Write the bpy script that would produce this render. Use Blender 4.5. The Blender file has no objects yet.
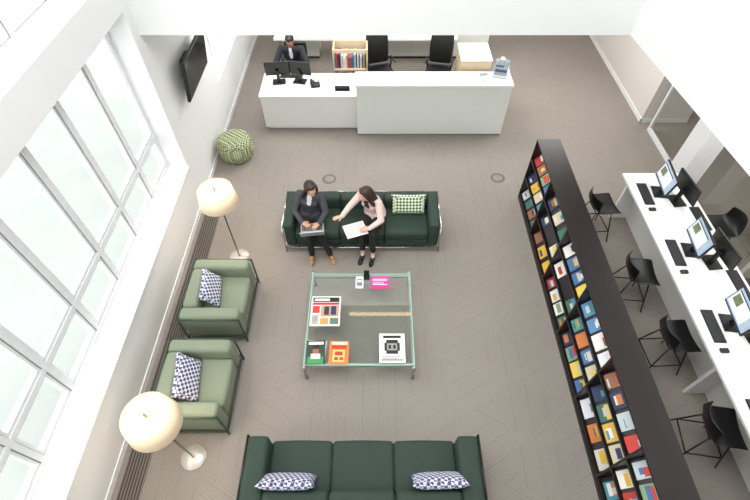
import bpy,bmesh,math,random
import numpy as np
from mathutils import Vector,Matrix
random.seed(11)
D=bpy.data; C=bpy.context; PI=math.pi
V=Vector
def lin(c):
    o=[]
    for x in c[:3]:
        x=x/255.0
        o.append(x/12.92 if x<=.04045 else ((x+.055)/1.055)**2.4)
    return (o[0],o[1],o[2],1)
_m={}
def M(name,col,rough=.5,metal=0,noise=.06,nscale=25,emit=0,bump=0,sub=None):
    if name in _m: return _m[name]
    m=D.materials.new(name); m.use_nodes=True; nt=m.node_tree; b=nt.nodes['Principled BSDF']
    b.inputs['Roughness'].default_value=rough; b.inputs['Metallic'].default_value=metal
    c=lin(col)
    tc=nt.nodes.new('ShaderNodeTexCoord'); n=nt.nodes.new('ShaderNodeTexNoise')
    n.inputs['Scale'].default_value=nscale; n.inputs['Detail'].default_value=3
    nt.links.new(tc.outputs['Object'],n.inputs['Vector'])
    mx=nt.nodes.new('ShaderNodeMix'); mx.data_type='RGBA'
    mx.inputs['A'].default_value=tuple(max(0,x*(1-noise)) for x in c[:3])+(1,)
    mx.inputs['B'].default_value=tuple(min(1,x*(1+noise)) for x in c[:3])+(1,)
    nt.links.new(n.outputs['Fac'],mx.inputs['Factor'])
    nt.links.new(mx.outputs['Result'],b.inputs['Base Color'])
    if emit:
        b.inputs['Emission Color'].default_value=c; b.inputs['Emission Strength'].default_value=emit
    if bump:
        bp=nt.nodes.new('ShaderNodeBump'); bp.inputs['Strength'].default_value=bump; bp.inputs['Distance'].default_value=.01
        nt.links.new(n.outputs['Fac'],bp.inputs['Height']); nt.links.new(bp.outputs['Normal'],b.inputs['Normal'])
    _m[name]=m; return m
def glassmat(name,tint,base=.04,mul=.8):
    if name in _m: return _m[name]
    m=D.materials.new(name); m.use_nodes=True; nt=m.node_tree; nt.nodes.clear()
    o=nt.nodes.new('ShaderNodeOutputMaterial'); t=nt.nodes.new('ShaderNodeBsdfTransparent'); t.inputs[0].default_value=tint
    g=nt.nodes.new('ShaderNodeBsdfGlossy'); g.inputs['Roughness'].default_value=.03; g.inputs['Color'].default_value=(1,1,1,1)
    lw=nt.nodes.new('ShaderNodeLayerWeight'); lw.inputs[0].default_value=.5
    pw=nt.nodes.new('ShaderNodeMath'); pw.operation='POWER'; pw.inputs[1].default_value=4; nt.links.new(lw.outputs['Facing'],pw.inputs[0])
    ml=nt.nodes.new('ShaderNodeMath'); ml.operation='MULTIPLY_ADD'; ml.inputs[1].default_value=mul; ml.inputs[2].default_value=base; nt.links.new(pw.outputs[0],ml.inputs[0])
    mx=nt.nodes.new('ShaderNodeMixShader'); nt.links.new(ml.outputs[0],mx.inputs[0]); nt.links.new(t.outputs[0],mx.inputs[1]); nt.links.new(g.outputs[0],mx.inputs[2])
    nt.links.new(mx.outputs[0],o.inputs[0]); _m[name]=m; return m
def checker(name,c1,c2,scale,rot=0,c3=None,rough=.85):
    if name in _m: return _m[name]
    m=D.materials.new(name); m.use_nodes=True; nt=m.node_tree; b=nt.nodes['Principled BSDF']; b.inputs['Roughness'].default_value=rough
    tc=nt.nodes.new('ShaderNodeTexCoord'); mp=nt.nodes.new('ShaderNodeMapping'); mp.inputs['Rotation'].default_value=rot if isinstance(rot,tuple) else (0,0,rot)
    ck=nt.nodes.new('ShaderNodeTexChecker'); ck.inputs['Scale'].default_value=scale
    ck.inputs['Color1'].default_value=lin(c1); ck.inputs['Color2'].default_value=lin(c2)
    nt.links.new(tc.outputs['Object'],mp.inputs['Vector']); nt.links.new(mp.outputs[0],ck.inputs['Vector'])
    out=ck.outputs['Color']
    if c3:
        mp2=nt.nodes.new('ShaderNodeMapping'); mp2.inputs['Rotation'].default_value=(.0,0,PI/4+ (rot if not isinstance(rot,tuple) else rot[2])); nt.links.new(tc.outputs['Object'],mp2.inputs['Vector'])
        ck2=nt.nodes.new('ShaderNodeTexChecker'); ck2.inputs['Scale'].default_value=scale*1.41; nt.links.new(mp2.outputs[0],ck2.inputs['Vector'])
        mx=nt.nodes.new('ShaderNodeMix'); mx.data_type='RGBA'; mx.inputs['B'].default_value=lin(c3)
        mm=nt.nodes.new('ShaderNodeMath'); mm.operation='MULTIPLY'; mm.inputs[1].default_value=.55; nt.links.new(ck2.outputs['Fac'],mm.inputs[0])
        nt.links.new(mm.outputs[0],mx.inputs['Factor']); nt.links.new(out,mx.inputs['A']); out=mx.outputs['Result']
    nt.links.new(out,b.inputs['Base Color']); _m[name]=m; return m

def link(o): C.scene.collection.objects.link(o); return o
def root(name,loc=(0,0,0),rz=0):
    e=D.objects.new(name,None); e.empty_display_size=.1; e.location=loc; e.rotation_euler=(0,0,rz); return link(e)
def fin(name,bm,mats,parent=None,smooth=False,loc=None,rot=None):
    me=D.meshes.new(name); bm.normal_update(); bm.to_mesh(me); bm.free()
    if not isinstance(mats,(list,tuple)): mats=[mats]
    for m in mats: me.materials.append(m)
    if smooth:
        for p in me.polygons: p.use_smooth=True
    o=link(D.objects.new(name,me))
    if parent: o.parent=parent
    if loc is not None: o.location=loc
    if rot is not None: o.rotation_euler=rot
    return o
def bbox(bm,x0,y0,z0,x1,y1,z1,mi=0,mat=None):
    x0,x1=min(x0,x1),max(x0,x1); y0,y1=min(y0,y1),max(y0,y1); z0,z1=min(z0,z1),max(z0,z1)
    P=[(x0,y0,z0),(x1,y0,z0),(x1,y1,z0),(x0,y1,z0),(x0,y0,z1),(x1,y0,z1),(x1,y1,z1),(x0,y1,z1)]
    vs=[bm.verts.new((mat@V(p)) if mat is not None else p) for p in P]
    for f in ((3,2,1,0),(4,5,6,7),(0,1,5,4),(1,2,6,5),(2,3,7,6),(3,0,4,7)):
        g=bm.faces.new([vs[i] for i in f]); g.material_index=mi
    return vs
def boxes(name,lst,mats,parent=None,bev=0,**k):
    bm=bmesh.new()
    for b in lst: bbox(bm,*b)
    o=fin(name,bm,mats,parent,**k)
    if bev:
        md=o.modifiers.new('b','BEVEL'); md.width=bev; md.segments=2; md.limit_method='ANGLE'
    return o
def quad(name,pts,mat,parent=None):
    bm=bmesh.new(); bm.faces.new([bm.verts.new(p) for p in pts]); return fin(name,bm,mat,parent)
def rbox(name,size,loc,r,mat,parent=None,puff=0,rot=None):
    hx,hy,hz=[s/2 for s in size]; r=min(r,hx*.98,hy*.98,hz*.98)
    def ax(h):
        a=[-h,-h+.12*r,-h+.4*r,-h+.75*r,-h+r]
        n=5; i=h-r
        a+=[-i+2*i*k/n for k in range(1,n)]
        a+=[-x for x in a[4::-1]]
        return a
    A=[ax(hx),ax(hy),ax(hz)]; H=(hx,hy,hz); bm=bmesh.new()
    def mp(p):
        inn=V([max(-(H[i]-r),min(H[i]-r,p[i])) for i in range(3)]); d=V(p)-inn
        q=inn+d.normalized()*r if d.length>1e-9 else V(p)
        if puff:
            n=d.normalized(); u=[q[i]/H[i] for i in range(3)]
            for i in range(3):
                j,k=[x for x in range(3) if x!=i]
                q[i]+=n[i]*puff*max(0,1-u[j]**2)*max(0,1-u[k]**2)
        return q
    for i in range(3):
        j,k=[x for x in range(3) if x!=i]
        for s in (-1,1):
            g=[]
            for a in A[j]:
                row=[]
                for b in A[k]:
                    p=[0,0,0]; p[i]=s*H[i]; p[j]=a; p[k]=b; row.append(bm.verts.new(mp(p)))
                g.append(row)
            for a in range(len(g)-1):
                for b in range(len(g[0])-1):
                    bm.faces.new((g[a][b],g[a+1][b],g[a+1][b+1],g[a][b+1]))
    bmesh.ops.remove_doubles(bm,verts=bm.verts,dist=1e-5)
    bmesh.ops.recalc_face_normals(bm,faces=bm.faces)
    return fin(name,bm,mat,parent,True,loc,rot)
def rodv(bm,p0,p1,r0,r1=None,seg=10,mi=0):
    p0=V(p0);p1=V(p1); d=p1-p0; r1=r0 if r1 is None else r1
    q=d.to_track_quat('Z','Y').to_matrix().to_4x4()
    rr=bmesh.ops.create_cone(bm,cap_ends=True,segments=seg,radius1=r0,radius2=r1,depth=d.length,matrix=Matrix.Translation((p0+p1)/2)@q)
    for v in rr['verts']:
        for f in v.link_faces: f.material_index=mi
def rods(name,lst,r,mat,parent=None):
    bm=bmesh.new()
    for a,b in lst: rodv(bm,a,b,r)
    for e in lst:
        for p in e: bmesh.ops.create_icosphere(bm,subdivisions=1,radius=r,matrix=Matrix.Translation(p))
    return fin(name,bm,mat,parent,True)
def tube(name,pts,r,mat,parent=None,cyc=False):
    cu=D.curves.new(name,'CURVE'); cu.dimensions='3D'; cu.bevel_depth=r; cu.bevel_resolution=3
    s=cu.splines.new('POLY'); s.points.add(len(pts)-1)
    for i,p in enumerate(pts): s.points[i].co=(*p,1)
    s.use_cyclic_u=cyc; cu.materials.append(mat); o=link(D.objects.new(name,cu))
    if parent:o.parent=parent
    return o
def lathe(name,prof,mat,parent=None,loc=(0,0,0),seg=40,mi=None):
    bm=bmesh.new(); rings=[]
    for r,z in prof: rings.append([bm.verts.new((r*math.cos(2*PI*i/seg),r*math.sin(2*PI*i/seg),z)) for i in range(seg)])
    for a in range(len(rings)-1):
        for i in range(seg):
            bm.faces.new((rings[a][i],rings[a][(i+1)%seg],rings[a+1][(i+1)%seg],rings[a+1][i]))
    bmesh.ops.remove_doubles(bm,verts=bm.verts,dist=1e-5)
    bmesh.ops.recalc_face_normals(bm,faces=bm.faces)
    return fin(name,bm,mat,parent,True,loc)

# ---------------- materials
white=M('white_paint',(232,233,233),.6,noise=.015,nscale=3)
warmw=M('warm_white_wall',(216,211,205),.7,noise=.02,nscale=2)
frame=M('window_frame_paint',(230,232,234),.4,noise=.01)
deskw=M('desk_laminate',(238,239,236),.25,noise=.01)
deskp=M('desk_panel',(228,232,226),.3,noise=.01)
black=M('black_plastic',(20,20,22),.4)
blackw=M('black_lacquer',(27,20,20),.35,noise=.15)
chrome=M('chrome',(205,205,205),.18,1)
steel=M('brushed_steel',(178,182,180),.3,.85)
dgreen=M('dark_green_wool',(36,55,45),.75,noise=.12,nscale=60,bump=.08)
sage=M('sage_green_wool',(126,136,116),.85,noise=.08,nscale=80,bump=.08)
sagef=M('sage_frame',(56,72,58),.5)
wood=M('light_wood',(208,190,160),.5,noise=.1,nscale=8)
shadem=M('lamp_shade_fabric',(238,216,184),.8,emit=.25)
paper=M('paper_white',(238,236,232),.6,noise=.01)
navy=checker('navy_pattern',(42,48,88),(226,226,232),30,.3,(110,112,150))
gpat=checker('green_pattern',(70,110,60),(222,228,205),28,.78)
opat=checker('pouf_pattern',(84,98,54),(204,208,176),30,(.6,.6,.78),(120,134,88))
tableglass=glassmat('table_glass',(.84,.90,.87,1),.11,.9)
winglass=glassmat('window_glass',(.98,.99,1,1),.0,.1)
partglass=glassmat('partition_glass',(.80,.80,.77,1),.18,.5)
# carpet
cm=D.materials.new('carpet'); cm.use_nodes=True; nt=cm.node_tree; b=nt.nodes['Principled BSDF']; b.inputs['Roughness'].default_value=.95
b.inputs['Specular IOR Level'].default_value=.15
def nd(t,**k):
    n=nt.nodes.new(t)
    for a,v in k.items(): setattr(n,a,v)
    return n
def mth(op,a,b_=None,c=None):
    n=nd('ShaderNodeMath',operation=op)
    for i,x in enumerate((a,b_,c)):
        if x is None: continue
        if isinstance(x,(int,float)): n.inputs[i].default_value=x
        else: nt.links.new(x,n.inputs[i])
    return n.outputs[0]
tc=nd('ShaderNodeTexCoord'); sx=nd('ShaderNodeSeparateXYZ'); nt.links.new(tc.outputs['Object'],sx.inputs[0])
acc=None; par=None
S=.62
for k,ang in enumerate((8,68,128)):
    a_=math.radians(ang)
    d=mth('ADD',mth('MULTIPLY',sx.outputs[0],math.cos(a_)/S),mth('MULTIPLY',sx.outputs[1],math.sin(a_)/S))
    d=mth('ADD',d,.37*k)
    fl=mth('FLOOR',d); par=fl if par is None else mth('ADD',par,mth('MULTIPLY',fl,1.7))
rndv=mth('FRACT',mth('MULTIPLY',mth('SINE',mth('MULTIPLY',par,12.9)),43.7))
ang_=mth('MULTIPLY',mth('FLOOR',mth('MULTIPLY',rndv,3)),1.047)
st=mth('ADD',mth('MULTIPLY',sx.outputs[0],mth('COSINE',ang_)),mth('MULTIPLY',sx.outputs[1],mth('SINE',ang_)))
strp=mth('SINE',mth('MULTIPLY',st,170))
strp2=mth('GREATER_THAN',mth('SINE',mth('MULTIPLY',st,30)),.93)
n1=nd('ShaderNodeTexNoise'); n1.inputs['Scale'].default_value=55; n1.inputs['Detail'].default_value=4; nt.links.new(tc.outputs['Object'],n1.inputs['Vector'])
n3=nd('ShaderNodeTexNoise'); n3.inputs['Scale'].default_value=1.2; nt.links.new(tc.outputs['Object'],n3.inputs['Vector'])
tot=mth('MULTIPLY_ADD',n1.outputs['Fac'],.35,.84)
tot=mth('ADD',tot,mth('MULTIPLY',strp,.05)); tot=mth('SUBTRACT',tot,mth('MULTIPLY',strp2,.06)); tot=mth('ADD',tot,mth('MULTIPLY',mth('SUBTRACT',rndv,.5),.04))
tot=mth('ADD',tot,mth('MULTIPLY',mth('SUBTRACT',n3.outputs['Fac'],.5),.10))
vm=nd('ShaderNodeVectorMath',operation='SCALE'); vm.inputs[0].default_value=lin((144,137,130))[:3]; nt.links.new(tot,vm.inputs['Scale'])
nt.links.new(vm.outputs[0],b.inputs['Base Color'])

# ---------------- room shell
XL=-2.97; YB=11.6; YF=-1.5
boxes('floor',[(XL-.5,YF,-.1,8.5,YB,0)],cm)
boxes('wall_left',[(XL-.45,YF,0,XL,5.55,.83),(XL-.45,YF,3.24,XL,5.55,3.63),(XL-.45,YF,6.6,XL,YB,8),
  (XL-.45,YF,.83,XL,-1.0,3.24),(XL-.45,YF,3.63,XL,-1.0,6.6),(XL-.45,5.55,0,XL,7.9,6.6),(XL-.45,7.9,0,XL,10.7,.87),(XL-.45,7.9,2.5,XL,10.7,6.6),(XL-.45,10.7,0,XL,YB,6.6)],white)
boxes('wall_back',[(XL-.45,YB,0,8.5,YB+.2,8)],warmw)
boxes('wall_front',[(XL-.45,YF-.2,0,8.5,YF,8)],white)
boxes('wall_right',[(8.5,YF,0,8.7,YB,8)],white)
boxes('ceiling',[(XL-.45,YF,8,8.7,YB+.2,8.2)],white)
boxes('ceiling_soffit',[(XL+.001,5.85,2.9,8.5,YB,3.2),(3.85,YF,2.9,8.5,5.85,3.2)],white)
boxes('wall_parapet_back',[(XL+.001,5.72,2.875,3.30,5.9,4.3)],white)
bm=bmesh.new(); vs=[]
P=[(3.22,5.72),(3.78,YF),(3.98,YF),(3.42,5.9),(3.22,5.9)]
for z in (2.875,4.6): vs.append([bm.verts.new((x,y,z)) for x,y in P])
bm.faces.new(vs[0]); bm.faces.new(vs[1][::-1])
for i in range(5): bm.faces.new((vs[0][i],vs[1][i],vs[1][(i+1)%5],vs[0][(i+1)%5]))
bmesh.ops.recalc_face_normals(bm,faces=bm.faces); fin('wall_parapet_right',bm,white)
boxes('wall_corridor',[(5.40,8.7,0,5.6,YB,2.9),(5.40,7.85,0,6.35,8.7,2.9)],warmw)
boxes('baseboard_left',[(XL,YF,0,XL+.015,YB,.09)],white)
boxes('baseboard_back',[(XL+.02,YB-.015,0,5.38,YB,.09)],white)
boxes('baseboard_corridor',[(5.385,7.835,0,5.40,YB-.02,.09),(5.385,7.835,0,6.35,7.85,.09)],white)
boxes('window_sill_trim',[(XL-.34,-1.0,.831,XL+.03,5.549,.86)],white)
def window(name,y0,y1,z0,z1,ny,zs,x=XL-.34,t=.06):
    r=root(name); L=[]
    L+=[(x-.05,y0,z0,x+.05,y1,z0+t),(x-.05,y0,z1-t,x+.05,y1,z1)]
    for i in range(ny+1):
        y=y0+(y1-y0)*i/ny; y=min(max(y,y0+t/2),y1-t/2); L.append((x-.05,y-t/2,z0+t,x+.05,y+t/2,z1-t))
    boxes('frame',L,frame,r,bev=.005)
    if zs: boxes('transom',[(x-.045,y0,z-t/2,x+.045,y1,z+t/2) for z in zs],frame,r)
    S=[]; zz=[z0+t/2]+list(zs)+[z1-t/2]
    for i in range(ny):
        a=y0+(y1-y0)*i/ny+t/2+.01; b_=y0+(y1-y0)*(i+1)/ny-t/2-.01
        for k in range(len(zz)-1):
            c0=zz[k]+t/2+.01; c1=zz[k+1]-t/2-.01; s=.03
            S+=[(x-.03,a,c0,x+.03,b_,c0+s),(x-.03,a,c1-s,x+.03,b_,c1),(x-.03,a,c0+s,x+.03,a+s,c1-s),(x-.03,b_-s,c0+s,x+.03,b_,c1-s)]
    boxes('sash',S,frame,r)
    boxes('sash_gasket',[(x-.031,y0+(y1-y0)*i/ny+sg*(t/2+.003)-.004,z0+t,x+.034,y0+(y1-y0)*i/ny+sg*(t/2+.003)+.004,z1-t) for i in range(1,ny) for sg in (-1,1)],M('gasket_grey',(150,154,156),.6),r)
    quad('glass_pane',[(x,y0,z0),(x,y1,z0),(x,y1,z1),(x,y0,z1)],winglass,r)
window('window_1',-1.0,5.55,.86,3.24,9,[1.45])
window('window_2',-1.0,5.55,3.63,6.6,9,[4.3])
window('window_3',7.9,10.7,.87,2.5,3,[])
boxes('ground_outside',[(-40,-30,-.6,XL-.45,40,-.5)],M('pale_paving',(162,166,160),.9,noise=.25,nscale=.5))

# floor grille
g=root('floor_grille')
boxes('recess',[(XL+.08,YF+.3,.001,XL+.34,5.35,.004)],M('grille_dark',(58,54,50),.6),g)
boxes('slats',[(XL+.08+.035*i,YF+.3,.004,XL+.08+.035*i+.016,5.35,.012) for i in range(8)],M('grille_metal',(128,120,112),.4,.3),g)
for x,y in ((-.83,6.17),(2.23,6.2)):
    r=root('floor_outlet',(x,y,0)); lathe('rim',[(0,.004),(.1,.004),(.12,.006),(.125,0)],M('outlet_grey',(96,90,84),.5),r); 
    lathe('lid',[(0,.009),(.085,.009),(.09,.004)],M('outlet_lid',(132,124,114),.5),r)

# ---------------- sofas
def sofa(name,loc,rz,w,n,fab,framem,arm=.19,d=.74,basem=None):
    r=root(name,loc,rz); hd=d/2
    sw=(w-2*arm)/n
    rbox('arm_left',(arm,d,.50),(-w/2+arm/2,0,.37),.045,fab,r,.008)
    rbox('arm_right',(arm,d,.50),(w/2-arm/2,0,.37),.045,fab,r,.008)
    for i in range(n):
        x=-w/2+arm+sw*(i+.5)
        rbox('back_cushion_%d'%(i+1),(sw-.006,.20,.36),(x,hd-.11,.455),.05,fab,r,.012)
        rbox('seat_cushion_%d'%(i+1),(sw-.006,d-.20,.16),(x,-.10,.355),.04,fab,r,.014)
        rbox('base_cushion_%d'%(i+1),(sw-.006,d-.03,.15),(x,-.005,.20),.035,fab,r,.006)
    w2=w/2+.012; h2=hd+.012; L=[]
    for sx in (-1,1):
        for sy in (-1,1): L.append(((sx*w2,sy*h2,.012),(sx*w2,sy*h2,.575)))
        L.append(((sx*w2,-h2,.575),(sx*w2,h2,.575))); L.append(((sx*w2,-h2,.11),(sx*w2,h2,.11)))
    L+=[((-w2,h2,.575),(w2,h2,.575)),((-w2,h2,.11),(w2,h2,.11)),((-w2,-h2,.11),(w2,-h2,.11))]
    rods('tube_frame',L,.013,framem,r)
    return r
sofa('three_seat_sofa',(-.2,4.88,0),0,2.36,3,dgreen,chrome,arm=.16)
sofa('three_seat_sofa',(-.13,1.13,0),PI,2.48,3,dgreen,black,arm=.23)
sofa('armchair',(-2.14,3.42,0),PI/2,.95,1,sage,sagef,arm=.17,d=.76)
sofa('armchair',(-2.15,2.18,0),PI/2,.95,1,sage,sagef,arm=.17,d=.76)
def pillow(loc,rot,w,h,mat,T=.07):
    bm=bmesh.new(); n=14
    for s in (-1,1):
        g=[]
        for i in range(n+1):
            row=[]
            for j in range(n+1):
                x=-1+2*i/n; y=-1+2*j/n
                t=max(0,(1-x**4)*(1-y**4))**.55
                px=x*w/2*(1-.06*(1-y*y)); py=y*h/2*(1-.06*(1-x*x))
                row.append(bm.verts.new((px,py,s*T*t)))
            g.append(row)
        for i in range(n):
            for j in range(n):
                f=(g[i][j],g[i+1][j],g[i+1][j+1],g[i][j+1]); bm.faces.new(f if s>0 else f[::-1])
    bmesh.ops.remove_doubles(bm,verts=bm.verts,dist=1e-5)
    return fin('throw_pillow',bm,mat,None,True,loc,rot)
pillow((.52,4.97,.59),(math.radians(62),0,0),.54,.32,gpat,.055)
pillow((-2.20,3.42,.60),(math.radians(55),0,math.radians(98)),.52,.34,navy,.06)
pillow((-2.20,2.16,.60),(math.radians(55),0,math.radians(98)),.56,.36,navy,.06)
pillow((-.90,1.05,.60),(math.radians(60),0,PI),.60,.32,navy,.06)
pillow((.66,1.06,.60),(math.radians(60),0,PI+.03),.58,.32,navy,.06)

# ---------------- coffee table
t=root('coffee_table',(-.2,3.13,0)); a=.70
boxes('rail_frame',[(-a,-a,.27,a,-a+.035,.325),(-a,a-.035,.27,a,a,.325),(-a,-a+.035,.27,-a+.035,a-.035,.325),(a-.035,-a+.035,.27,a,a-.035,.325)],steel,t,bev=.004)
quad('glass_top',[(-a+.01,-a+.01,.335),(a-.01,-a+.01,.335),(a-.01,a-.01,.335),(-a+.01,a-.01,.335)],tableglass,t)
ge=M('glass_edge',(150,190,172),.15)
boxes('glass_edge',[(-a-.004,-a-.004,.326,a+.004,-a+.012,.336),(-a-.004,a-.012,.326,a+.004,a+.004,.336),(-a-.004,-a+.012,.326,-a+.012,a-.012,.336),(a-.012,-a+.012,.326,a+.004,a-.012,.336)],ge,t)
bm=bmesh.new()
for sx in(-1,1):
    for sy in(-1,1): rodv(bm,(sx*(a-.01),sy*(a+.026),0),(sx*(a-.01),sy*(a+.026),.345),.022,seg=16)
fin('legs',bm,steel,t,True)
def printed(name,loc,rz,w,d,th,base,rects):
    mats=[M('print_%d_%d_%d'%base,base,.35)]; cs={base:0}; bm=bmesh.new()
    bbox(bm,-w/2,-d/2,0,w/2,d/2,th)
    k=0
    for (x0,y0,x1,y1,c) in rects:
        if c not in cs: cs[c]=len(mats); mats.append(M('print_%d_%d_%d'%c,c,.35))
        k+=1; z=th+.0006*k
        vs=[bm.verts.new((-w/2+w*x,-d/2+d*y,z)) for x,y in((x0,y0),(x1,y0),(x1,y1),(x0,y1))]
        f=bm.faces.new(vs); f.material_index=cs[c]
    return fin(name,bm,mats,None,False,loc,(0,0,rz))
zt=.3365
K=(30,28,30); W_=(236,234,230); R_=(196,44,40)
txt=[(.06,.05+.035*i,.30-.02*(i%3),.065+.035*i,(120,116,112)) for i in range(9)]
printed('magazine',(-.67,3.21,zt),0,.40,.46,.012,W_,[(.05,.80,.95,.96,K),(.10,.84,.62,.92,W_),(.05,.70,.95,.78,R_),(.34,.30,.95,.68,(186,150,128)),(.45,.36,.62,.64,(60,48,46)),(.68,.36,.86,.66,(40,56,90)),(.34,.05,.62,.26,(222,150,84)),(.66,.05,.95,.26,(96,120,110)),(.06,.42,.30,.66,(210,60,50))]+txt)
printed('magazine',(-.75,2.605,zt),-.06,.24,.32,.012,(206,200,190),[])
printed('magazine',(-.755,2.60,zt+.0125),.02,.24,.32,.01,(40,62,48),[(.1,.82,.9,.94,W_),(.08,.0,.92,.30,(60,140,80)),(.34,.40,.66,.74,(150,100,76)),(.32,.62,.68,.80,K),(.25,.2,.75,.42,(214,214,210))])
printed('magazine',(-.46,2.60,zt),-.02,.25,.32,.01,(222,120,52),[(.1,.84,.9,.95,(250,232,190)),(.12,.66,.88,.80,(190,50,40)),(.2,.1,.8,.6,(246,196,110)),(.3,.36,.7,.54,(170,60,40)),(.28,.16,.48,.30,(90,110,60)),(.54,.16,.74,.30,(206,70,40))])
printed('magazine',(.22,2.66,zt),0,.33,.41,.012,W_,[(.15,.84,.85,.93,K),(.2,.40,.8,.68,K),(.27,.30,.73,.78,K),(.3,.42,.7,.66,(150,150,146)),(.36,.47,.46,.6,K),(.54,.47,.64,.6,K),(.1,.08,.9,.11,K),(.1,.14,.7,.16,(120,120,120)),(.1,.19,.8,.21,(120,120,120))])
printed('flyer',(.07,3.68,zt),0,.26,.21,.004,(208,52,140),[(.1,.3,.9,.36,W_),(.1,.42,.7,.47,W_),(.1,.6,.9,.8,(240,180,214))])
printed('flyer',(-.22,3.68,zt),0,.11,.20,.004,W_,[(.15,.2,.85,.8,(120,128,140)),(.25,.5,.75,.7,W_)])
p=root('phone_stand',(-.12,3.77,zt)); boxes('base',[(-.045,-.05,0,.045,.05,.01)],black,p,bev=.003); boxes('phone',[(-.038,-.006,.0,.038,.006,.13)],black,p,loc=(0,-.02,.012),rot=(math.radians(-20),0,0),bev=.002); boxes('screen',[(-.034,-.0068,.01,.034,-.0062,.12)],M('phone_glass',(12,14,18),.08),p,loc=(0,-.02,.012),rot=(math.radians(-20),0,0))

# ---------------- floor lamps
def lamp(x,y):
    r=root('floor_lamp',(x,y,0))
    lathe('base',[(0,0),(.145,0),(.15,.006),(.145,.018),(.03,.024),(0,.026)],M('lamp_base',(212,208,200),.25,.4),r)
    rods('pole',[((0,0,.02),(0,0,1.49))],.011,M('lamp_metal',(120,116,110),.3,.8),r)
    lathe('shade',[(.265,1.22),(.23,1.46),(.227,1.46),(.262,1.22),(.265,1.22)],shadem,r)
    lathe('diffuser',[(0,1.43),(.229,1.43)],M('lamp_diffuser',(246,234,212),.7,emit=.35),r)
    lathe('finial',[(0,1.50),(.010,1.50),(.012,1.48),(.012,1.43)],M('lamp_brass',(170,150,110),.3,.8),r)
    l=D.lights.new('bulb','POINT'); l.energy=10; l.color=(1,.83,.62); l.shadow_soft_size=.05
    o=link(D.objects.new('bulb',l)); o.parent=r; o.location=(0.06,0,1.33)
lamp(-2.13,4.40); lamp(-2.13,1.43)

# ---------------- pouf
lathe('pouf_ottoman',[(0,0.0),(.23,.0),(.28,.03),(.315,.13),(.325,.22),(.315,.33),(.285,.41),(.24,.435),(.1,.445),(0,.447)],opat,None,(-2.6,6.8,0))

# ---------------- wall tv
t=root('wall_television',(-2.80,6.72,1.93),PI/2)
tl=math.radians(-9)
rbox('panel',(1.16,.05,.64),(0,0,0),.012,black,t,rot=(-tl,0,0))
boxes('screen',[(-.56,-.028,-.30,.56,-.0265,.30)],M('tv_screen',(14,15,18),.12),t,rot=(-tl,0,0))
boxes('wall_bracket',[(-.15,.02,-.12,.15,.168,.12)],black,t)

# ---------------- magazine rack
rk=root('magazine_rack')
x0,x1,y0,y1,zt_=2.50,2.85,-.6,5.72,1.25
nb=7; bw=(y1-y0)/nb; L=[(x0,y0,zt_-.03,x1,y1,zt_),(x1-.02,y0,.07,x1,y1,zt_-.03),(x0,y0,0,x1-.02,y1,.07)]
for i in range(nb+1):
    y=y0+bw*i; L.append((x0,max(y0,y-.012),.07,x1-.02,min(y1,y+.012),zt_-.03))
boxes('carcass',L,blackw,rk)
bm=bmesh.new(); bb=bmesh.new()
cols=[(232,230,222),(70,140,150),(180,44,40),(222,180,60),(70,110,160),(206,196,170),(130,160,120),(150,100,70),(236,232,228),(36,50,84),(206,60,50),(205,120,60),(228,226,230),(190,200,204),(60,104,92),(214,210,200),(90,140,180),(232,200,90)]
bmats=[M('book_%d'%i,c,.45) for i,c in enumerate(cols)]
tiers=[.10,.48,.86]
for i in range(nb):
    ya=y0+bw*i+.014; yb=y0+bw*(i+1)-.014
    for z in tiers:
        tilt=math.radians(36); hh=.36
        T=Matrix.Translation((x0+.05,0,z))@Matrix.Rotation(tilt,4,'Y')
        bbox(bm,0,ya,0,.010,yb,hh,0,T)
        bbox(bm,x0+.005,ya,z-.012,x1-.02,yb,z)
        bbox(bm,x0+.002,ya,z-.012,x0+.010,yb,z+.02)
        n_=random.choice((3,4,4)); pit=(yb-ya)/n_
        for j in range(n_):
            if random.random()>.93: continue
            w=random.uniform(.70,.90)*min(pit,.26); h=random.uniform(.24,.32) if n_==3 else random.uniform(.22,.29); y=ya+pit*(j+.5)-w/2
            ci=random.randrange(len(cols)); th=random.uniform(.005,.014)
            bbox(bb,-.002-th,y,.004,-.002,y+w,h,ci,T)
            e=-.002-th
            for q_ in range(random.choice((2,3,3))):
                c2=random.randrange(len(cols)); e-=.0007
                f0=random.uniform(.06,.6); f1=min(.95,f0+random.uniform(.08,.3)); g0=random.uniform(.06,.3); g1=random.uniform(.6,.94)
                bbox(bb,e,y+w*g0,.004+h*f0,e+.0007,y+w*g1,.004+h*f1,c2,T)
fin('sloped_shelves',bm,blackw,rk); fin('displayed_magazines',bb,bmats,rk)

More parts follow.
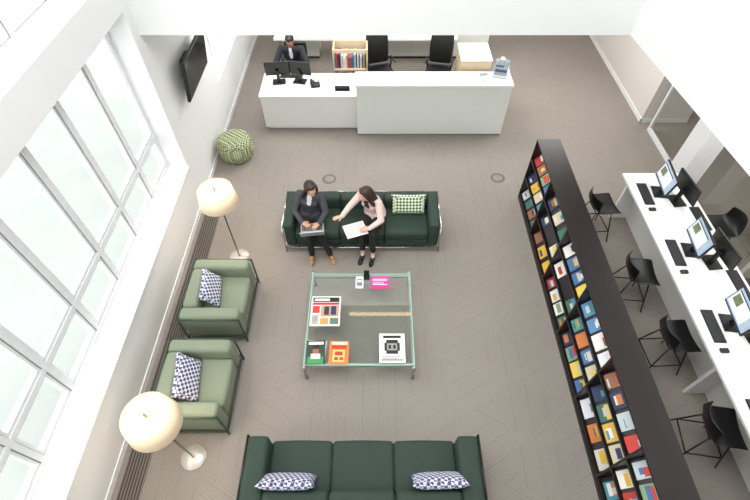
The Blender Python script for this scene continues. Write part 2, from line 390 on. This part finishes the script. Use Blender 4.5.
# ---------------- computer counter
ct=root('computer_counter'); cz=.92
boxes('top',[(3.82,-.8,cz-.04,4.72,5.32,cz)],deskw,ct,bev=.004)
boxes('supports',[(4.22,-.75,0,4.32,5.27,cz-.04)]+[(3.95,y,0,4.6,y+.04,cz-.04) for y in (5.23,2.2,-.7)],deskw,ct)
scr=M('lcd_display',(170,188,204),.2,emit=.25,noise=.3,nscale=9)
ui1=M('screen_window',(226,230,232),.2,emit=.3); ui2=M('screen_bar',(50,74,110),.2,emit=.1); ui3=M('screen_photo',(120,130,96),.2,emit=.2,noise=.6,nscale=30)
def monitor(loc,rz,w=.50,h=.30,sc=scr,name='computer_monitor'):
    r=root(name,loc,rz)
    tl=(math.radians(-10),0,0)
    rbox('bezel',(w,.03,h),(0,0,.13+h/2),.008,black,r,rot=tl)
    boxes('screen',[(-w/2+.015,-.0165,-h/2+.015,w/2-.015,-.0155,h/2-.015)],sc,r,loc=(0,0,.13+h/2),rot=tl)
    boxes('screen_page',[(-w/2+.03,-.0172,-h/2+.05,w/2-.12,-.0166,h/2-.045)],ui1,r,loc=(0,0,.13+h/2),rot=tl)
    boxes('screen_taskbar',[(-w/2+.015,-.0174,-h/2+.015,w/2-.015,-.0166,-h/2+.032),(-w/2+.03,-.0178,h/2-.06,w/2-.12,-.0173,h/2-.045)],ui2,r,loc=(0,0,.13+h/2),rot=tl)
    boxes('screen_image',[(-w/2+.05,-.0178,-.04,-w/2+.18,-.0173,.07)],ui3,r,loc=(0,0,.13+h/2),rot=tl)
    boxes('stand',[(-.03,.02,.008,.03,.05,.25),(-.12,-.08,0,.12,.11,.012)],black,r,bev=.003)
def keyboard(loc,rz):
    r=root('keyboard',loc,rz); boxes('tray',[(-.22,-.07,0,.22,.07,.015)],black,r,bev=.003)
    boxes('keys',[(-.21+.03*i,-.06+.025*j,.015,-.21+.03*i+.024,-.06+.025*j+.02,.021) for i in range(14) for j in range(5)],M('key_caps',(46,46,50),.5),r)
def mouse(loc,rz=0):
    r=root('computer_mouse',loc,rz); rbox('shell',(.06,.1,.032),(0,0,.0165),.015,black,r)
cz+=.001
for y in (4.90,3.80,2.70,1.6):
    monitor((4.20,y,cz),-PI/2-.12); keyboard((4.0,y-.04,cz),-PI/2-.05); mouse((3.98,y-.36,cz),-PI/2)
for y in (4.72,3.60,2.5):
    monitor((4.42,y,cz),PI/2+.1); keyboard((4.60,y-.35,cz),PI/2)
def shell_chair(name,loc,rz,sh=.64):
    r=root(name,loc,rz)
    prof=[(-.22,-.03),(-.20,.0),(-.1,-.005),(.06,-.01),(.15,.01),(.20,.07),(.225,.17),(.235,.27)]
    bm=bmesh.new(); g=[]; n=8
    for k,(y,z) in enumerate(prof):
        row=[]
        for i in range(n+1):
            u=-1+2*i/n; w=.225 if k<5 else .225-.012*(k-4)
            dz=.035*u*u if k<5 else 0; dy=-.10*u*u*(max(0,k-3)/4)
            row.append(bm.verts.new((u*w,y+dy,z+dz+sh)))
        g.append(row)
    for a_ in range(len(g)-1):
        for i in range(n): bm.faces.new((g[a_][i],g[a_+1][i],g[a_+1][i+1],g[a_][i+1]))
    o=fin('seat_shell',bm,black,r,True); s=o.modifiers.new('s','SOLIDIFY'); s.thickness=.014; s2=o.modifiers.new('u','SUBSURF'); s2.levels=1; s2.render_levels=1
    L=[]; q=sh-.03
    P={}
    for sx in(-1,1):
        for sy in(-1,1):
            P[sx,sy]=(V((sx*.13,sy*.12,q)),V((sx*.23,sy*.24,.01))); L.append(P[sx,sy])
    f=lambda s,k:P[s][0].lerp(P[s][1],k)
    for a_,b_ in (((-1,-1),(1,-1)),((1,-1),(1,1)),((1,1),(-1,1)),((-1,1),(-1,-1))):
        L.append((f(a_,.62),f(b_,.62))); L.append((f(a_,0),f(b_,0)))
    rods('legs',L,.009,black,r)
for x,y,a_ in ((3.47,4.90,.1),(3.60,3.64,-.1),(3.70,2.66,.05),(3.74,1.58,-.15)): shell_chair('counter_stool',(x,y,0),PI/2+a_)
for y in (4.45,3.3,2.2): shell_chair('counter_stool',(5.08,y,0),-PI/2)
# glass partition + column
gp=root('glass_partition')
boxes('frame',[(5.45,-1.4,0,5.5,7.6,.08),(5.45,-1.4,2.79,5.5,7.6,2.89)]+[(5.45,-1.4+1.795*i-.02,.08,5.5,-1.4+1.795*i+.02,2.79) for i in range(6)],frame,gp)
quad('pane',[(5.475,-1.4,.08),(5.475,7.6,.08),(5.475,7.6,2.79),(5.475,-1.4,2.79)],partglass,gp)
boxes('column',[(4.95,5.55,0,5.3,5.9,2.9)],white)
bn=root('warm_reflection_bench'); boxes('seat',[(6.1,2.0,.40,6.5,5.0,.46)],M('warm_reflection_tone',(190,140,86),.5,noise=.15,nscale=6),bn,bev=.005); boxes('legs',[(6.15,y,0,6.45,y+.06,.40) for y in (2.2,3.5,4.7)],black,bn)  # added bench shape standing in for a warm light strip reflected in the glass

# ---------------- reception desk
rd=root('reception_desk')
boxes('low_counter',[(-2.19,7.60,.71,2.46,8.40,.76)],deskw,rd,bev=.004)
boxes('low_front',[(-2.17,7.62,.05,-.34,7.66,.71),(-2.17,7.66,.05,-2.12,8.38,.71),(-2.12,7.66,0,2.40,7.70,.05)],deskw,rd)
boxes('raised_front_panel',[(-.34,7.43,.03,2.48,7.48,1.06),(2.43,7.48,.03,2.48,8.40,1.06),(-.34,7.48,.76,-.29,7.86,1.06)],deskp,rd,bev=.003)
boxes('transaction_ledge',[(-.36,7.41,1.06,2.50,7.88,1.10)],deskw,rd,bev=.004)
boxes('desk_end',[(2.43,7.88,1.06,2.50,8.4,1.10)],deskw,rd)
dz=.761
monitor((-1.86,8.10,dz),PI+.15,.46,.29,name='desk_monitor'); monitor((-1.45,8.12,dz),PI-.2,.46,.29,name='desk_monitor')
keyboard((-1.64,8.29,dz),PI)
ph=root('desk_phone',(-1.15,7.98,dz),.2); rbox('body',(.18,.2,.05),(0,0,.026),.015,black,ph); rbox('handset',(.05,.2,.035),(-.06,0,.07),.015,black,ph); boxes('display',[(.0,.02,.051,.07,.08,.054)],scr,ph)
n_=root('name_sign',(-.62,7.80,dz)); boxes('plate',[(-.14,-.03,0,.14,.03,.012),(-.14,.0,.012,.14,.012,.09)],black,n_)
fr=root('brochure_holder',(2.28,7.70,1.105),-.25)
acr=M('clear_acrylic',(214,220,222),.15)
boxes('tray',[(-.13,-.05,0,.13,.06,.006),(-.13,-.05,.006,.13,-.045,.05),(-.13,.0,.006,-.126,.06,.2),(.126,.0,.006,.13,.06,.2)],acr,fr)
for i in range(3): boxes('brochure_%d'%(i+1),[(-.12,-.004,.0,.12,.004,.28-.02*i)],[M('brochure_%d'%i,((206,214,220),(180,190,198),(170,182,192))[i],.4,noise=.45,nscale=16)],fr,loc=(0,.035-.025*i,.007),rot=(-.25,0,0))
boxes('brochure_cover_print',[(-.10,-.0052,.08,.10,-.0044,.13),(-.10,-.0052,.17,.04,-.0044,.20)],M('print_slate',(70,92,112),.4),fr,loc=(0,-.015,.007),rot=(-.25,0,0))
printed('brochure',(2.0,7.70,1.101),.2,.2,.26,.02,W_,[(.1,.5,.9,.9,(120,130,140))])
def office_chair(loc,rz,hb=.55):
    r=root('office_chair',loc,rz)
    L=[((0,0,.1),(.3*math.cos(a_),.3*math.sin(a_),.06)) for a_ in [2*PI*i/5 for i in range(5)]]
    rods('star_base',L,.018,black,r); rods('gas_column',[((0,0,.1),(0,0,.42))],.025,steel,r)
    bm=bmesh.new()
    for i in range(5):
        a_=2*PI*i/5; c=V((.3*math.cos(a_),.3*math.sin(a_),.028)); rodv(bm,c-V((.02,0,0)),c+V((.02,0,0)),.028,seg=12)
    fin('casters',bm,black,r)
    rbox('seat',(.5,.48,.09),(0,0,.47),.04,black,r,.015)
    rbox('backrest',(.46,.07,hb),(0,.25,.56+hb/2),.035,black,r,.01,rot=(-.12,0,0))
    rods('armrests',[((sx*.27,-.12,.7),(sx*.27,.14,.7)) for sx in(-1,1)]+[((sx*.27,.1,.7),(sx*.24,.1,.46)) for sx in(-1,1)],.018,black,r)
office_chair((-1.66,8.96,0),0,.42); office_chair((.12,8.95,0),.3,.6); office_chair((1.33,8.95,0),-.2,.6)
# book cart
bc=root('book_cart',(-.50,8.95,0))
boxes('frame',[(-.35,-.2,.1,-.32,.2,1.05),(.32,-.2,.1,.35,.2,1.05),(-.32,-.2,.15,.32,.2,.18),(-.32,-.2,.6,.32,.2,.63),(-.32,-.2,.98,.32,-.17,1.05),(-.32,.17,.63,.32,.2,1.05)],wood,bc)
bm=bmesh.new()
for z in (.18,.63):
    x=-.31
    while x<.27:
        w=random.uniform(.02,.045); bbox(bm,x,-.15,z+.001,x+w,.12,z+random.uniform(.2,.3),random.randrange(len(cols))); x+=w+.002
fin('cart_books',bm,bmats,bc)
bm=bmesh.new()
for sx in(-.3,.3):
    for sy in(-.15,.15): rodv(bm,(sx-.015,sy,.05),(sx+.015,sy,.05),.05,seg=14)
fin('wheels',bm,black,bc)
for nm,xa,xb,k in (('storage_cabinet',-2.2,-1.3,1),('storage_cabinet',-.9,2.6,4)):
    cb=root(nm)
    boxes('carcass',[(xa,10.3,.06,xb,10.8,1.15)],deskw,cb); w_=(xb-xa)/k
    boxes('doors',[(xa+w_*i+.01,10.28,.08,xa+w_*(i+1)-.01,10.3,1.12) for i in range(k)],deskp,cb,bev=.003); boxes('plinth',[(xa+.02,10.33,0,xb-.02,10.78,.06)],black,cb)
bd=root('back_workbench'); boxes('top',[(-2.2,9.75,.72,1.8,10.25,.76)],deskw,bd); boxes('legs',[(x,9.8,0,x+.04,10.2,.72) for x in (-2.15,-.2,1.7)],steel,bd)
lw=root('low_wood_cabinet',(2.0,8.85,0)); boxes('body',[(-.3,-.35,.05,.3,.3,.95)],wood,lw,bev=.004); boxes('top',[(-.31,-.36,.95,.31,.31,.98)],deskw,lw); boxes('door_panels',[(-.29,-.36,.08,-.005,-.35,.93),(.005,-.36,.08,.29,-.35,.93)],wood,lw)
boxes('door_1',[(3.1,YB-.04,0,4.0,YB-.005,2.1)],M('dark_door',(62,60,60),.4)); 

# ---------------- people
_sp={}
def sphere_t(seg):
    if seg in _sp: return _sp[seg]
    r=max(7,seg*2//3); vs=[(0,0,1)]
    for i in range(1,r):
        t=PI*i/r
        for j in range(seg):
            p=2*PI*j/seg; vs.append((math.sin(t)*math.cos(p),math.sin(t)*math.sin(p),math.cos(t)))
    vs.append((0,0,-1)); F=[]
    for j in range(seg): F.append((0,1+j,1+(j+1)%seg)); 
    for i in range(r-2):
        for j in range(seg):
            a=1+i*seg+j; b_=1+i*seg+(j+1)%seg; F.append((a,a+seg,b_+seg,b_))
    e=len(vs)-1; k=1+(r-2)*seg
    for j in range(seg): F.append((k+j,e,k+(j+1)%seg))
    _sp[seg]=(np.array(vs),F); return _sp[seg]
class Blob:
    def __init__(s): s.v=[]; s.f=[]; s.n=0
    def normal_update(s): pass
    def free(s): pass
    def to_mesh(s,me):
        vs=np.concatenate(s.v); me.from_pydata(vs.tolist(),[],s.f); me.update()
def ell(bm,c,r,R=None,seg=14):
    vs,F=sphere_t(seg); A=np.array(R.to_3x3()) if R else np.eye(3)
    P=(vs*np.array(r))@A.T+np.array(V(c)); o=bm.n
    bm.v.append(P); bm.f.extend([tuple(i+o for i in f) for f in F]); bm.n+=len(vs)
def chain(bm,pts,seg=12):
    for (p0,r0),(p1,r1) in zip(pts[:-1],pts[1:]):
        p0=V(p0);p1=V(p1); n=max(2,int((p1-p0).length/(.3*min(r0,r1)))+1)
        for i in range(n+1):
            k=i/n; r=r0+(r1-r0)*k; ell(bm,p0.lerp(p1,k),(r,r,r),None,seg)
def remesh(name,bm,vox,mats,parent,lab=None,sm=3,paint=()):
    me=D.meshes.new('t'); bm.to_mesh(me); o=link(D.objects.new('t',me))
    r=o.modifiers.new('r','REMESH'); r.mode='VOXEL'; r.voxel_size=vox
    s=o.modifiers.new('s','SMOOTH'); s.factor=.5; s.iterations=sm
    dg=C.evaluated_depsgraph_get(); m2=D.meshes.new_from_object(o.evaluated_get(dg)); D.objects.remove(o)
    m2.name=name; m2.materials.clear()
    for m in mats: m2.materials.append(m)
    n=len(m2.polygons); m2.polygons.foreach_set('use_smooth',[True]*n)
    if lab:
        ctr=np.zeros(n*3); m2.polygons.foreach_get('center',ctr); ctr=ctr.reshape(-1,3)
        best=np.full(n,1e9); bi=np.zeros(n,dtype=np.int32)
        def dd(a_,b_):
            a_=np.array(a_); ab=np.array(b_)-a_; k=np.clip((ctr-a_)@ab/max(1e-9,ab@ab),0,1)
            return np.linalg.norm(ctr-(a_+k[:,None]*ab),axis=1),k
        for a_,b_,ra,rb,mi in lab:
            d_,k=dd(a_,b_); d_=d_-(ra+(rb-ra)*k); w=d_<best; best[w]=d_[w]; bi[w]=mi
        for a_,b_,rr,mi in paint:
            d_,k=dd(a_,b_); bi[(d_<rr)&(bi==0)]=mi
        m2.polygons.foreach_set('material_index',bi.tolist())
    q=link(D.objects.new(name,m2)); q.parent=parent; return q
def basis(f,u):
    f=V(f).normalized(); s=V(u).cross(f).normalized(); u=f.cross(s).normalized()
    return f,s,u
def hand(name,wr,dirv,nrm,side,mat,parent,curl=.5,sc=1):
    d=V(dirv).normalized(); s=d.cross(V(nrm)).normalized()*side; n=V(nrm)-d*V(nrm).dot(d); n.normalize(); wr=V(wr)
    bm=Blob(); R=Matrix((s,d,n)).transposed()
    ell(bm,wr+d*.045*sc,(.038*sc,.05*sc,.015*sc),R); chain(bm,[(wr-d*.03,.024*sc),(wr+d*.02,.023*sc)])
    for i,(o_,l) in enumerate(((.028,.068),(.010,.078),(-.009,.072),(-.027,.056))):
        p=wr+d*.075*sc+s*o_*sc; a_=0; pts=[(p-d*.03,.0095*sc)]; r=.009
        for k,fr_ in enumerate((.45,.32,.23)):
            a_+=curl*(.5 if k==0 else .8); q=d*math.cos(a_)-n*math.sin(a_)+s*o_*3*(1-curl)
            pts.append((p,r*sc)); p=p+q.normalized()*l*fr_*sc; r-=.0009
        pts.append((p,r*sc)); chain(bm,pts,8)
    p=wr+d*.03*sc+s*.028*sc; q=(d*.65+s*.7-n*.25).normalized(); p2=p+q*.035*sc; q2=(d*.9+s*.3-n*.35).normalized()
    chain(bm,[(p-q*.01,.013*sc),(p2,.0105*sc),(p2+q2*.03*sc,.0085*sc)],8)
    return remesh(name,bm,.004,[mat],parent,sm=2)
def person(name,J,mt,hair,female=True,ankles=False,glasses=False,fdir=(0,-1,0),hup=(0,0,1),hands=(),pr=.035):
    r=root(name); J={k:V(v) for k,v in J.items()}
    top,bot,skin,shoe,shirt,hairm=mt
    bm=Blob(); lab=[]; TOP,BOT,SK,SH,SR=0,1,2,3,4
    def seg(a_,ra,b_,rb,mi): chain(bm,[(a_,ra),(b_,rb)]); lab.append((V(a_),V(b_),ra,rb,mi))
    lat=(J['sh_l']-J['sh_r']).normalized(); latp=(J['hip_l']-J['hip_r']).normalized()
    st=[(J['pelvis'],.178,.138,latp),(J['waist'],.158 if female else .165,.118,latp),(J['chest'],.166 if female else .185,.12,lat),(J['neck']-V((0,0,.05)),.12 if female else .145,.075,lat)]
    for (c0,w0,d0,l0),(c1,w1,d1,l1) in zip(st[:-1],st[1:]):
        for i in range(7):
            k=i/6; c=c0.lerp(c1,k); w=w0+(w1-w0)*k; d_=d0+(d1-d0)*k; l=l0.lerp(l1,k).normalized()
            up=(c1-c0).normalized(); f=l.cross(up).normalized(); up=f.cross(l)
            ell(bm,c,(w,d_,.07),Matrix((l,f,up)).transposed(),16)
        lab.append((c0,c1,d0+.05,d1+.02,TOP))
    fw=lat.cross((J['neck']-J['waist']).normalized()); fw=fw if fw.dot(V(fdir))>0 else -fw
    if female:
        for s_ in(-1,1): ell(bm,J['chest']+fw*.075+lat*s_*.065+V((0,0,.0)),(.06,.055,.06))
    seg(J['pelvis'],.1,J['pelvis']+V((0,0,-.03)),.1,BOT)
    nr=.048 if female else .058
    seg(J['neck']-V((0,0,.06)),.06,J['neck'],nr+.006,TOP); seg(J['neck'],nr,J['head']-V(hup)*.05,nr-.004,SK)
    for s_ in('r','l'):
        sr=.062 if female else .07
        seg(J['neck']-V((0,0,.055)),.05,J['sh_'+s_],sr,TOP); seg(J['sh_'+s_],sr,J['el_'+s_],sr*.8,TOP); seg(J['el_'+s_],sr*.78,J['wr_'+s_],sr*.6,TOP)
        hp=J['hip_'+s_]
        seg(hp,.094,J['kn_'+s_],.064,BOT)
        cf=J['kn_'+s_].lerp(J['an_'+s_],.35); lo=J['kn_'+s_].lerp(J['an_'+s_],.72)
        seg(J['kn_'+s_],.060,cf,.056,BOT)
        if ankles: seg(cf,.056,lo,.050,BOT); seg(lo,.038,J['an_'+s_],.034,SK)
        else: seg(cf,.056,J['an_'+s_],.046,BOT)
        an=J['an_'+s_]; toe=J['toe_'+s_]; heel=an+(an-toe).normalized()*.03; heel.z=.036
        seg(heel,.034,toe,.028,SH); lab.append((an+V((0,0,-.03)),toe,.04,.035,SH))
        chain(bm,[(an,.036),(toe.lerp(an,.5)+V((0,0,.012)),.032)])
        ball=toe.lerp(an,.25); ball.z=.03; ell(bm,ball,(.042,.045,.027))
    paint=[(J['neck']+fw*.05,J['chest']+fw*.135+V((0,0,.02)),pr,SR)]
    remesh('body',bm,.011,[top,bot,skin,shoe,shirt],r,lab,4,paint)
    f,s,u=basis(fdir,hup); H=J['head']; R=Matrix((s,f,u)).transposed()
    bm=Blob(); q=lambda a_,b_,c_:H+s*a_+f*b_+u*c_
    ell(bm,q(0,-.008,.02),(.074,.092,.095),R,20); ell(bm,q(0,.02,-.035),(.058,.068,.075),R,18); ell(bm,q(0,.055,-.085),(.028,.026,.022),R)
    ell(bm,q(0,.074,-.03),(.045,.02,.04),R)
    chain(bm,[(q(0,.088,.008),.008),(q(0,.104,-.032),.013)],8); ell(bm,q(0,.096,-.036),(.018,.012,.009),R)
    ell(bm,q(0,.083,.03),(.05,.012,.012),R)
    ell(bm,q(0,.088,-.066),(.022,.01,.009),R)
    for k in(-1,1): ell(bm,q(k*.077,-.005,-.01),(.009,.018,.03),R)
    ell(bm,q(0,-.01,-.10),(nr,nr,.05),R)
    remesh('head',bm,.005,[skin],r,sm=2)
    bm=Blob()
    for k in(-1,1): ell(bm,q(k*.03,.083,.004),(.014,.009,.008),R,12)
    fin('eye_whites',bm,M('eye_white',(235,232,228),.3),r,True)
    bm=Blob()
    for k in(-1,1): ell(bm,q(k*.03,.0895,.004),(.0065,.004,.0065),R,10)
    for k in(-1,1): ell(bm,q(k*.031,.091,.026),(.018,.005,.0035),R,10)
    fin('irises_and_brows',bm,M('iris_dark',(30,22,18),.3),r,True)
    bm=Blob(); ell(bm,q(0,.094,-.064),(.023,.007,.0045),R,12); ell(bm,q(0,.093,-.072),(.02,.007,.005),R,12)
    fin('lips',bm,M('lips',(168,88,80),.4),r,True)
    bm=Blob()
    ell(bm,q(0,-.028,.035),(.086,.093,.092),R,20)
    ell(bm,q(0,.012,.082),(.066,.058,.035),R,16)
    if hair=='short':
        ell(bm,q(0,-.05,-.01),(.074,.06,.075),R,16)
    else:
        for k in(-1,1):
            chain(bm,[(q(k*.035,.025,.085),.03),(q(k*.077,.005,.03),.026),(q(k*.087,-.02,-.06),.03),(q(k*.10,-.02 if hair=='long' else -.04,-.16),.034),(q(k*.10,.0 if hair=='long' else -.05,-.25 if hair=='long' else -.2),.022)])
        chain(bm,[(q(0,-.06,0),.07),(q(0,-.08,-.10),.065),(q(.02,-.10,-.22),.055),(q(.02,-.10,-.30),.03)])
    remesh('hair',bm,.007,[hairm],r,sm=2)
    if glasses:
        for k in(-1,1): 
            tube('glasses_rim_%d'%(k+2),[tuple(q(k*.033+.024*math.cos(a_),.103,.004+.017*math.sin(a_))) for a_ in [2*PI*i/16 for i in range(16)]],.0018,black,r,True)
            tube('glasses_temple_%d'%(k+2),[tuple(q(k*.057,.103,.006)),tuple(q(k*.08,.0,.004))],.0018,black,r)
    for i,h in enumerate(hands): hand('hand_%d'%(i+1),h[0],h[1],h[2],h[3],skin,r,h[4])
    return r
sk1=M('skin_tan',(200,152,124),.5); sk2=M('skin_light',(222,176,152),.5); sk3=M('skin_brown',(156,108,82),.5)
hairb=M('hair_dark',(40,26,20),.45,noise=.3,nscale=60); hair2=M('hair_brown',(52,30,24),.45,noise=.3,nscale=60); hair3=M('hair_black',(16,14,14),.5)
cgrey=M('charcoal_jacket',(66,66,72),.8); cblk=M('black_trousers',(26,26,30),.8); tan=M('tan_shoes',(178,132,92),.5)
beige=M('blush_blazer',(226,200,192),.8,noise=.05); bshoe=M('black_shoes',(22,20,20),.35); blouse=M('cream_blouse',(230,226,220),.7)
dtop=M('dark_top',(44,38,42),.7)
suit=M('dark_suit',(32,33,40),.8); wshirt=M('white_shirt',(230,230,236),.7)
person('seated_woman',dict(pelvis=(-.98,4.87,.55),waist=(-.97,4.86,.70),chest=(-.96,4.83,.86),neck=(-.94,4.79,1.02),head=(-.92,4.74,1.15),
 sh_r=(-1.11,4.83,.965),sh_l=(-.785,4.79,.965),el_r=(-1.20,4.70,.74),el_l=(-.73,4.66,.74),wr_r=(-1.08,4.53,.67),wr_l=(-.82,4.51,.67),
 hip_r=(-1.06,4.85,.53),hip_l=(-.90,4.85,.53),kn_r=(-1.0,4.45,.53),kn_l=(-.82,4.44,.53),an_r=(-.98,4.38,.10),an_l=(-.70,4.38,.10),toe_r=(-.98,4.22,.03),toe_l=(-.63,4.24,.03)),
 (cgrey,cblk,sk1,tan,blouse,hairb),'long',fdir=(.45,-.75,-.35),hup=(.1,-.3,1),
 hands=(((-1.08,4.53,.67),(.75,-.5,-.1),(0,-.1,1),-1,.35),((-.82,4.51,.67),(-.6,-.6,-.1),(0,-.1,1),1,.35)))
lp=root('laptop',(-.92,4.42,.615),.12)
boxes('base',[(-.17,-.11,0,.17,.12,.016)],M('laptop_silver',(178,180,184),.35,.4),lp,bev=.003)
boxes('keys',[(-.15+.025*i,-.02+.025*j,.016,-.15+.025*i+.02,-.02+.025*j+.02,.018) for i in range(12) for j in range(5)],M('key_caps',(46,46,50),.5),lp)
boxes('lid',[(-.17,-.005,0,.17,.005,.22)],M('laptop_silver',(178,180,184),.35,.4),lp,loc=(0,-.115,.014),rot=(math.radians(28),0,0),bev=.002)
boxes('screen',[(-.155,.0055,.015,.155,.0065,.205)],scr,lp,loc=(0,-.115,.014),rot=(math.radians(28),0,0))
person('seated_woman',dict(pelvis=(.0,4.86,.55),waist=(-.02,4.84,.70),chest=(-.05,4.78,.86),neck=(-.09,4.71,1.01),head=(-.14,4.64,1.14),
 sh_r=(-.20,4.82,.965),sh_l=(.05,4.63,.965),el_r=(-.38,4.72,.80),el_l=(.09,4.48,.76),wr_r=(-.48,4.53,.80),wr_l=(-.08,4.40,.68),
 hip_r=(-.07,4.86,.53),hip_l=(.08,4.82,.53),kn_r=(-.20,4.48,.53),kn_l=(-.04,4.42,.53),an_r=(-.19,4.38,.10),an_l=(-.03,4.34,.10),toe_r=(-.24,4.24,.03),toe_l=(-.07,4.20,.03)),
 (beige,cblk,sk2,bshoe,dtop,hair2),'bob',ankles=True,fdir=(-.85,-.35,-.25),hup=(-.15,-.1,1),pr=.05,
 hands=(((-.48,4.53,.80),(-.8,-.45,.15),(.1,.2,.9),-1,.15),((-.08,4.40,.68),(-.9,-.1,-.1),(0,-.1,1),1,.3)))
printed('paper_documents',(-.29,4.42,.622),.35,.32,.26,.006,W_,[(.08,.1,.46,.9,(214,208,204)),(.54,.1,.92,.9,(220,214,208)),(.495,0,.505,1,(150,150,150))])
person('seated_man',dict(pelvis=(-1.66,8.88,.61),waist=(-1.66,8.86,.79),chest=(-1.66,8.79,.96),neck=(-1.66,8.72,1.13),head=(-1.65,8.66,1.28),
 sh_r=(-1.86,8.75,1.07),sh_l=(-1.46,8.75,1.07),el_r=(-1.97,8.58,.88),el_l=(-1.35,8.58,.88),wr_r=(-1.76,8.42,.83),wr_l=(-1.52,8.42,.83),
 hip_r=(-1.75,8.86,.60),hip_l=(-1.57,8.86,.60),kn_r=(-1.80,8.48,.56),kn_l=(-1.52,8.48,.56),an_r=(-1.80,8.44,.10),an_l=(-1.52,8.44,.10),toe_r=(-1.82,8.26,.03),toe_l=(-1.50,8.26,.03)),
 (suit,suit,sk3,bshoe,wshirt,hair3),'short',female=False,glasses=True,fdir=(-.05,-.85,-.5),hup=(0,-.4,1),
 hands=(((-1.76,8.42,.83),(.4,-.9,-.05),(0,0,1),-1,.4),((-1.52,8.42,.83),(-.2,-.9,-.05),(0,0,1),1,.4)))

# ---------------- lights
def area(name,loc,sx,sy,e,col=(1,1,1),rot=(0,0,0)):
    l=D.lights.new(name,'AREA'); l.shape='RECTANGLE'; l.size=sx; l.size_y=sy; l.energy=e; l.color=col
    o=link(D.objects.new(name,l)); o.location=loc; o.rotation_euler=rot; return o
area('overhead_fill',(0,2.5,7.9),5,5,440,(1,1,.99))  # added overhead fill for the hall, no actual fixture
for x in(-1.5,1.0,3.8): area('soffit_fill',(x,8.2,2.88),1.6,1.2,64,(1,.985,.96))  # these and the next soffit areas are added fill under the low slab
area('soffit_fill',(1,10.3,2.88),5,.8,64,(1,.98,.95))
area('soffit_fill',(4.7,3,2.88),.8,5,62,(1,.99,.97))
area('soffit_fill',(7.0,3,2.88),1.5,5,60,(1,.98,.95))
pl=root('linear_pendant',(.2,5.5,4.3)); boxes('luminaire',[(-.8,-.03,0,.8,.03,.05)],M('pendant_warm',(255,214,160),.5,emit=4),pl); rods('cables',[((-.7,0,.05),(-.7,0,3.7)),((.7,0,.05),(.7,0,3.7))],.003,steel,pl)
w=D.worlds.new('world'); C.scene.world=w; w.use_nodes=True; w.node_tree.nodes['Background'].inputs[0].default_value=(.97,.985,1,1); w.node_tree.nodes['Background'].inputs[1].default_value=3.1
C.scene.view_settings.view_transform='Standard'

# ---------------- camera
cd=D.cameras.new('camera'); cd.lens=22.08; cd.sensor_width=36; cam=link(D.objects.new('camera',cd)); cam.location=(0,0,5.76); cam.rotation_euler=(math.radians(90-51.8),0,0)
cd.clip_start=.05; C.scene.camera=cam
